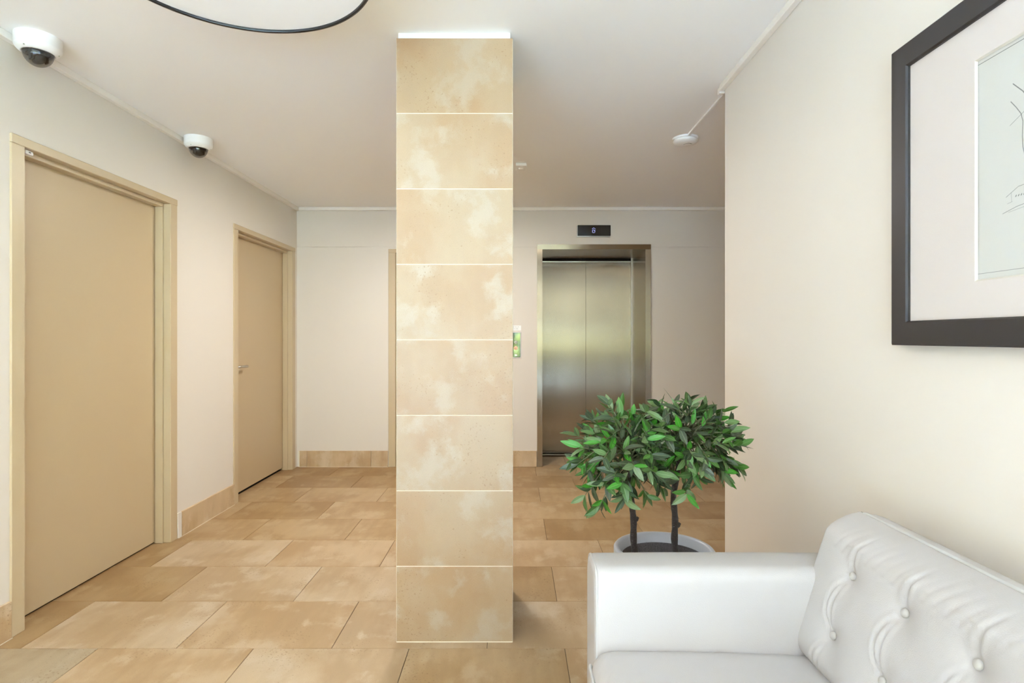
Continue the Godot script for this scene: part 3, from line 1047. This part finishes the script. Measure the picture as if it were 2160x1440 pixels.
# ---------------------------------------------------------------- things on the ceiling
func camera_dome(x: float, d: float, label: String, yaw: float) -> void:
	var c := thing("security_camera", label, "camera", P(x, 2.4, d), yaw, "dome cameras on the ceiling")
	var R := 0.078
	var s := begin(true)
	lathe(s, [Vector2(R, 0.0), Vector2(R, -0.042), Vector2(R - 0.001, -0.046)], 48)
	lathe(s, [Vector2(R - 0.001, -0.046), Vector2(R - 0.008, -0.056), Vector2(R - 0.02, -0.065), Vector2(R - 0.024, -0.066), Vector2(R - 0.026, -0.062)], 48)
	var body := part("housing", finish(s), M.white_plastic, c)
	for k in 3:
		var a := TAU * (k / 3.0) + 0.5
		var b := begin(true)
		lathe(b, [Vector2(0, -0.0605), Vector2(0.003, -0.0605), Vector2(0.003, -0.05)], 10, Vector3(cos(a), 0, sin(a)) * (R - 0.012))
		part("screw", finish(b), M.grey_plastic, body)
	s = begin(true)
	var r := R - 0.026
	var prof := []
	for k in 13:
		var a := PI / 2 * k / 12.0
		prof.append(Vector2(r * cos(a), -0.062 - r * 1.06 * sin(a)))
	lathe(s, prof, 40)
	part("dome", finish(s), M.dome, c)
	s = begin()
	box(s, Vector3(-0.034, -0.075, -0.03), Vector3(0.034, -0.06, 0.03), 0.004)
	box(s, Vector3(-0.03, -0.098, -0.006), Vector3(-0.022, -0.07, 0.018), 0.002)
	box(s, Vector3(0.022, -0.098, -0.006), Vector3(0.03, -0.07, 0.018), 0.002)
	part("gimbal", finish(s), M.dark_plastic, c)
	s = begin(true)
	tube(s, [Vector3(0, -0.084, -0.016), Vector3(0, -0.09, 0.012), Vector3(0, -0.093, 0.03)], [0.019, 0.019, 0.016], 20)
	part("lens", finish(s), M.lens, c)

func ceiling_devices() -> void:
	camera_dome(-1.905, 2.307, "white dome security camera on the ceiling above the nearest beige door", 1.0)
	camera_dome(-1.905, 3.478, "white dome security camera on the ceiling between the two left doors", 0.9)
	var k := thing("smoke_detector", "round white smoke detector on the ceiling at the end of a cable duct", "smoke detector", P(1.034, 2.4, 3.475))
	var s := begin(true)
	lathe(s, [Vector2(0.076, 0.0), Vector2(0.076, -0.009), Vector2(0.072, -0.012), Vector2(0.066, -0.012)], 48)
	part("base", finish(s), M.white_plastic, k)
	s = begin(true)
	lathe(s, [Vector2(0.066, -0.010), Vector2(0.073, -0.016), Vector2(0.0735, -0.021), Vector2(0.066, -0.030), Vector2(0.045, -0.037), Vector2(0.024, -0.039), Vector2(0, -0.0395)], 48)
	var body := part("cover", finish(s), M.white_plastic, k)
	s = begin(true)
	var a := []
	for i in 12:
		var t := PI * (0.15 + 0.9 * i / 11.0)
		a.append(Vector3(0.022 * cos(t) + 0.012, -0.0385, 0.022 * sin(t) + 0.004))
	tube(s, a, [0.0013], 6)
	part("test_button_seam", finish(s), M.dark_plastic, body)
	s = begin(true)
	lathe(s, [Vector2(0.006, -0.037), Vector2(0.005, -0.040), Vector2(0, -0.0405)], 12, Vector3(0.03, 0, 0.018))
	part("indicator", finish(s), M.grey_plastic, body)

	var c := thing("cable_duct", "thin white cable duct on the ceiling from the wall corner to the smoke detector", "cable duct", P(1.034, 2.4, 2.75))
	part("duct", boxmesh(Vector3(-0.009, -0.011, -0.65), Vector3(0.009, 0, -0.012), 0.001), M.white_plastic, c)
	part("junction", boxmesh(Vector3(-0.052, -0.034, -0.03), Vector3(-0.024, -0.004, -0.003), 0.002), M.cornice, c)
	part("elbow", boxmesh(Vector3(-0.03, -0.014, -0.026), Vector3(0.009, 0, -0.008), 0.001), M.white_plastic, c)

	var m := thing("motion_sensor", "small white box sensor on the ceiling just right of the column top", "sensor", P(0.05, 2.4, 4.02))
	part("case", boxmesh(Vector3(-0.038, -0.021, -0.06), Vector3(0.038, 0, 0.06), 0.004), M.white_plastic, m)
	s = begin(true)
	lathe(s, [Vector2(0.018, -0.019), Vector2(0.016, -0.026), Vector2(0.009, -0.029), Vector2(0, -0.03)], 24)
	part("lens", finish(s), M.cornice, m)

# ---------------------------------------------------------------- planter with two bay standards
func leaf_mesh(kind: int, base: Color, rib: Color) -> ArrayMesh:
	# unit leaf along +z, upper side +y
	var s := begin(true)
	var rows := 7
	var droop: float = [0.10, 0.22, 0.02][kind]
	var fold: float = [0.028, 0.045, 0.018][kind]
	var wide: float = [0.155, 0.175, 0.135][kind]
	var ring := []
	for i in rows + 1:
		var t := float(i) / rows
		var w := wide * pow(sin(PI * pow(t, 0.85)), 0.9) + (0.012 if i < rows else 0.0)
		if i == 0: w = 0.012
		var y := -droop * t * t
		var up := fold * w / wide
		ring.append([Vector3(-w, y + up, t), Vector3(-w * 0.5, y + up * 0.45 + 0.004, t), Vector3(-w * 0.1, y + 0.003, t), Vector3(0, y, t), Vector3(w * 0.1, y + 0.003, t), Vector3(w * 0.5, y + up * 0.45 + 0.004, t), Vector3(w, y + up, t)])
	for i in rows:
		for j in 6:
			var q := [[i, j], [i, j + 1], [i + 1, j + 1], [i + 1, j]]
			for k in [0, 1, 2, 0, 2, 3]:
				s.set_color(rib if q[k][1] == 3 else base)
				s.add_vertex(ring[q[k][0]][q[k][1]])
	return finish(s)

func bay_tree(label: String, foot: Vector3, neck: Vector3, crown: Vector3, rad: Vector3, knot_h: float, leaves: Array, sprays: Array) -> void:
	var t := thing("bay_tree", label, "tree", foot, 0.0, "small bay trees in the grey planter")
	var s := begin(true)
	var pts := []
	var rr := []
	for k in 22:
		var u := k / 21.0
		var p := foot.lerp(neck, u / 0.72) if u < 0.72 else neck.lerp(crown + Vector3(0, 0.02, 0), (u - 0.72) / 0.28)
		p += Vector3(0.0016 * sin(u * 17.0), 0, 0.0016 * cos(u * 13.0))
		pts.append(p - foot)
		rr.append((0.0118 - 0.0025 * u) * (1.0 + 0.09 * sin(u * 41.0 + foot.x * 50.0)))
	tube(s, pts, rr, 14)
	var trunk := part("trunk", finish(s), M.bark, t)
	s = begin(true)
	var kp := foot.lerp(neck, (knot_h - foot.y) / (neck.y - foot.y)) - foot
	tube(s, [kp + Vector3(0.004, -0.012, 0), kp + Vector3(0.011, -0.003, 0.003), kp + Vector3(0.017, 0.005, 0.004)], [0.005, 0.0075, 0.004], 10)
	part("knot", finish(s), M.bark, trunk)
	# twigs end in whorls of leaves
	var twigs := begin(true)
	var inner := begin(true)
	var place := []
	var n := 74
	var ends := []
	for k in n:
		var y := 1.0 - 2.0 * (k + 0.5) / n
		var a := k * 2.39996 + rng.randf_range(-0.35, 0.35)
		var v := Vector3(cos(a) * sqrt(1.0 - y * y), y, sin(a) * sqrt(1.0 - y * y))
		if v.y < -0.8: continue
		ends.append([crown + Vector3(v.x * rad.x, v.y * rad.y, v.z * rad.z) * rng.randf_range(0.8, 1.06), 7])
	for sp in sprays:
		ends.append([sp, 8])
	for e in ends:
		var tip: Vector3 = e[0]
		var root := crown + Vector3(0, -0.05 + 0.1 * rng.randf(), 0) + (tip - crown) * 0.08
		var out := (tip - root).normalized()
		var bend := root.lerp(tip, 0.5) + Vector3(0, 0.015, 0)
		tube(twigs, [root - foot, bend - foot, tip - foot], [0.0032, 0.0024, 0.0012], 6)
		var side := out.cross(Vector3.UP if absf(out.y) < 0.9 else Vector3.RIGHT).normalized()
		for j in e[1]:
			var spin: float = j * 2.4 + rng.randf_range(-0.4, 0.4)
			var open := rng.randf_range(0.35, 1.15)
			var r := side.rotated(out, spin)
			var dir := (out * cos(open) + r * sin(open) + Vector3(0, -0.12, 0)).normalized()
			var up := (out * 0.9 + Vector3(0, 0.55, 0) - r * 0.2)
			up = (up - dir * up.dot(dir)).normalized()
			var b := Basis(up.cross(dir).normalized(), up, dir) * Basis(Vector3(0, 0, 1), rng.randf_range(-0.5, 0.5))
			var at: Vector3 = tip - out * (0.022 * (j % 4) * rng.randf_range(0.4, 1.3))
			place.append([Transform3D(b.scaled(Vector3.ONE * rng.randf_range(0.046, 0.068)), at - foot), at])
	part("branches", finish(twigs), M.twig, t).set_meta("kind", "stuff")
	# those nearest the outside and the viewer are leaves of their own
	var eye := Vector3(0, 1.2, 0)
	place.sort_custom(func(p: Array, q: Array) -> bool: return p[1].distance_to(eye) < q[1].distance_to(eye))
	for k in place.size():
		if k < 300:
			var o := part("leaf", leaves[rng.randi() % leaves.size()], M.leaf, t)
			o.transform = place[k][0]
		else:
			inner.append_from(leaves[rng.randi() % leaves.size()], 0, place[k][0])
	# a loose filling of leaves in the heart of the crown
	for k in 130:
		var v := Vector3(rng.randfn(), rng.randfn(), rng.randfn()).normalized() * pow(rng.randf(), 0.4) * 0.8
		var p := crown + v * rad
		var dir := (v + Vector3(rng.randf_range(-0.6, 0.6), rng.randf_range(-0.4, 0.6), rng.randf_range(-0.6, 0.6))).normalized()
		var b := Basis.looking_at(-dir, Vector3(0.1, 0.9, 0.3)).rotated(dir, rng.randf_range(-1.0, 1.0))
		inner.append_from(leaves[rng.randi() % leaves.size()], 0, Transform3D(b.scaled(Vector3.ONE * rng.randf_range(0.045, 0.06)), p - foot))
	part("inner_foliage", inner.commit(), M.leaf, t).set_meta("kind", "stuff")

func planter() -> void:
	var at := P(0.5, 0, 1.92)
	var p := thing("planter", "tall round light grey planter behind the sofa arm", "planter", at)
	var s := begin(true)
	lathe(s, [Vector2(0.112, 0.0), Vector2(0.115, 0.004)], 72)
	lathe(s, [Vector2(0.158, 0.468), Vector2(0.115, 0.004)], 72)
	part("body", finish(s), M.pot, p)
	s = begin(true)
	lathe(s, [Vector2(0.138, 0.468), Vector2(0.1465, 0.494), Vector2(0.15, 0.4985), Vector2(0.155, 0.5), Vector2(0.161, 0.499), Vector2(0.165, 0.494), Vector2(0.165, 0.472), Vector2(0.163, 0.468), Vector2(0.158, 0.466)], 96)
	part("rim", finish(s), M.pot, p)
	s = begin(true)
	lathe(s, [Vector2(0, 0.425), Vector2(0.08, 0.428), Vector2(0.125, 0.434), Vector2(0.1385, 0.44), Vector2(0.1385, 0.469)], 48)
	part("soil", finish(s), M.soil, p).set_meta("kind", "stuff")
	s = begin(true)
	var prof := []
	for k in 9:
		var a := PI / 2 * k / 8.0
		prof.append(Vector2(0.068 * sin(a), 0.03 * cos(a)))
	lathe(s, prof, 32, Vector3(-0.065, 0.43, 0.01))
	part("filler", finish(s), M.filler, p)
	part("base_plate", boxmesh(Vector3(-0.07, 0.0, -0.07), Vector3(0.07, 0.008, 0.07), 0.002), M.pot, p)

	var greens := [Color(0.048, 0.135, 0.016), Color(0.042, 0.095, 0.020), Color(0.022, 0.045, 0.016), Color(0.085, 0.150, 0.048), Color(0.045, 0.062, 0.032), Color(0.032, 0.165, 0.010), Color(0.120, 0.180, 0.080), Color(0.028, 0.052, 0.022)]
	var leaves := []
	for k in greens.size():
		for f in [k % 3, (k + 1) % 3]:
			leaves.append(leaf_mesh(f, greens[k], greens[k].lerp(Color(0.35, 0.45, 0.25), 0.4)))
	bay_tree("left one of two small bay trees in the grey planter, lower round crown", P(0.408, 0.425, 1.93), P(0.393, 0.68, 1.925), P(0.372, 0.82, 1.915), Vector3(0.172, 0.146, 0.16), 0.595, leaves, [P(0.23, 0.69, 1.86), P(0.27, 0.665, 1.82), P(0.205, 0.79, 1.88), P(0.34, 0.70, 1.78), P(0.31, 0.98, 1.86)])
	bay_tree("right one of two small bay trees in the grey planter, crown beside the wall edge", P(0.541, 0.425, 1.925), P(0.536, 0.68, 1.93), P(0.567, 0.855, 1.93), Vector3(0.172, 0.132, 0.16), 0.575, leaves, [P(0.735, 0.77, 1.9), P(0.70, 0.735, 1.93), P(0.54, 0.71, 1.8), P(0.735, 0.86, 1.9), P(0.70, 0.95, 1.93), P(0.57, 0.98, 1.85)])

# ---------------------------------------------------------------- garden in front of the glass, mirrored in the steel
func garden() -> void:
	single("lawn", boxmesh(P(-16, -0.3, -30), P(16, -0.06, -1.5)), M.lawn, "lawn outside the glazed front, seen only mirrored in the lift doors", "lawn", "", "structure")
	for x in [[-16.0, 0.45, "left"], [3.3, 20.0, "right"]]:
		single("path", boxmesh(P(x[0], -0.3, -4.6), P(x[1], -0.05, -1.5)), M.paving, "paved path along the glazed front outside, %s of the lawn" % x[2], "path", "", "structure")
	single("driveway", boxmesh(P(-24, -0.3, -14.0), P(0.3, -0.05, -4.6)), M.paving, "pale paved driveway beyond the path outside, left of the lawn", "driveway", "", "structure")
	single("forecourt", boxmesh(P(4.4, -0.3, -14.0), P(26, -0.05, -4.6)), M.paving, "pale paved forecourt outside, right of the lawn", "forecourt", "", "structure")
	single("terrace", boxmesh(P(3.3, -0.3, -1.5), P(20, -0.05, 4.0)), M.paving, "pale paved terrace outside the glazed end", "terrace", "", "structure")
	hedge_row("tall grey green hedge across the lawn, seen only mirrored in the lift doors", M.hedge_leaf, 3200, 12.0, 10.0, 0.0, 3.2, 0.5, 0.26)
	hedge_row("low sunlit yellow green shrub row, seen only mirrored in the lift doors", M.shrub_leaf, 2400, 10.0, 7.2, 0.45, 0.8, 0.15, 0.15)
	single("garden_wall", boxmesh(P(-14, -0.1, -8.6), P(14, 1.5, -8.4), 0.02), M.render_wall, "low pale rendered garden wall behind the shrubs outside", "garden wall", "", "structure")

func hedge_row(label: String, mat: Material, count: int, half: float, z: float, low: float, tall: float, ragged: float, size: float) -> void:
	var s := begin(true)
	for k in count:
		var x := rng.randf_range(-half, half)
		var h := rng.randf_range(0.0, 1.0)
		var p := P(x, low + h * (tall + ragged * sin(x * 1.7) + ragged * 0.6 * sin(x * 4.1)), -z + rng.randf_range(-0.6, 0.6))
		var a := Vector3(rng.randfn(), rng.randfn(), rng.randfn()).normalized()
		var b := a.cross(Vector3(rng.randfn(), rng.randfn(), rng.randfn())).normalized()
		var w := rng.randf_range(0.6, 1.2) * size
		quad(s, p - a * w, p - b * w * 0.5, p + a * w, p + b * w * 0.5)
	single("hedge", finish(s), mat, label, "hedge", "", "stuff")
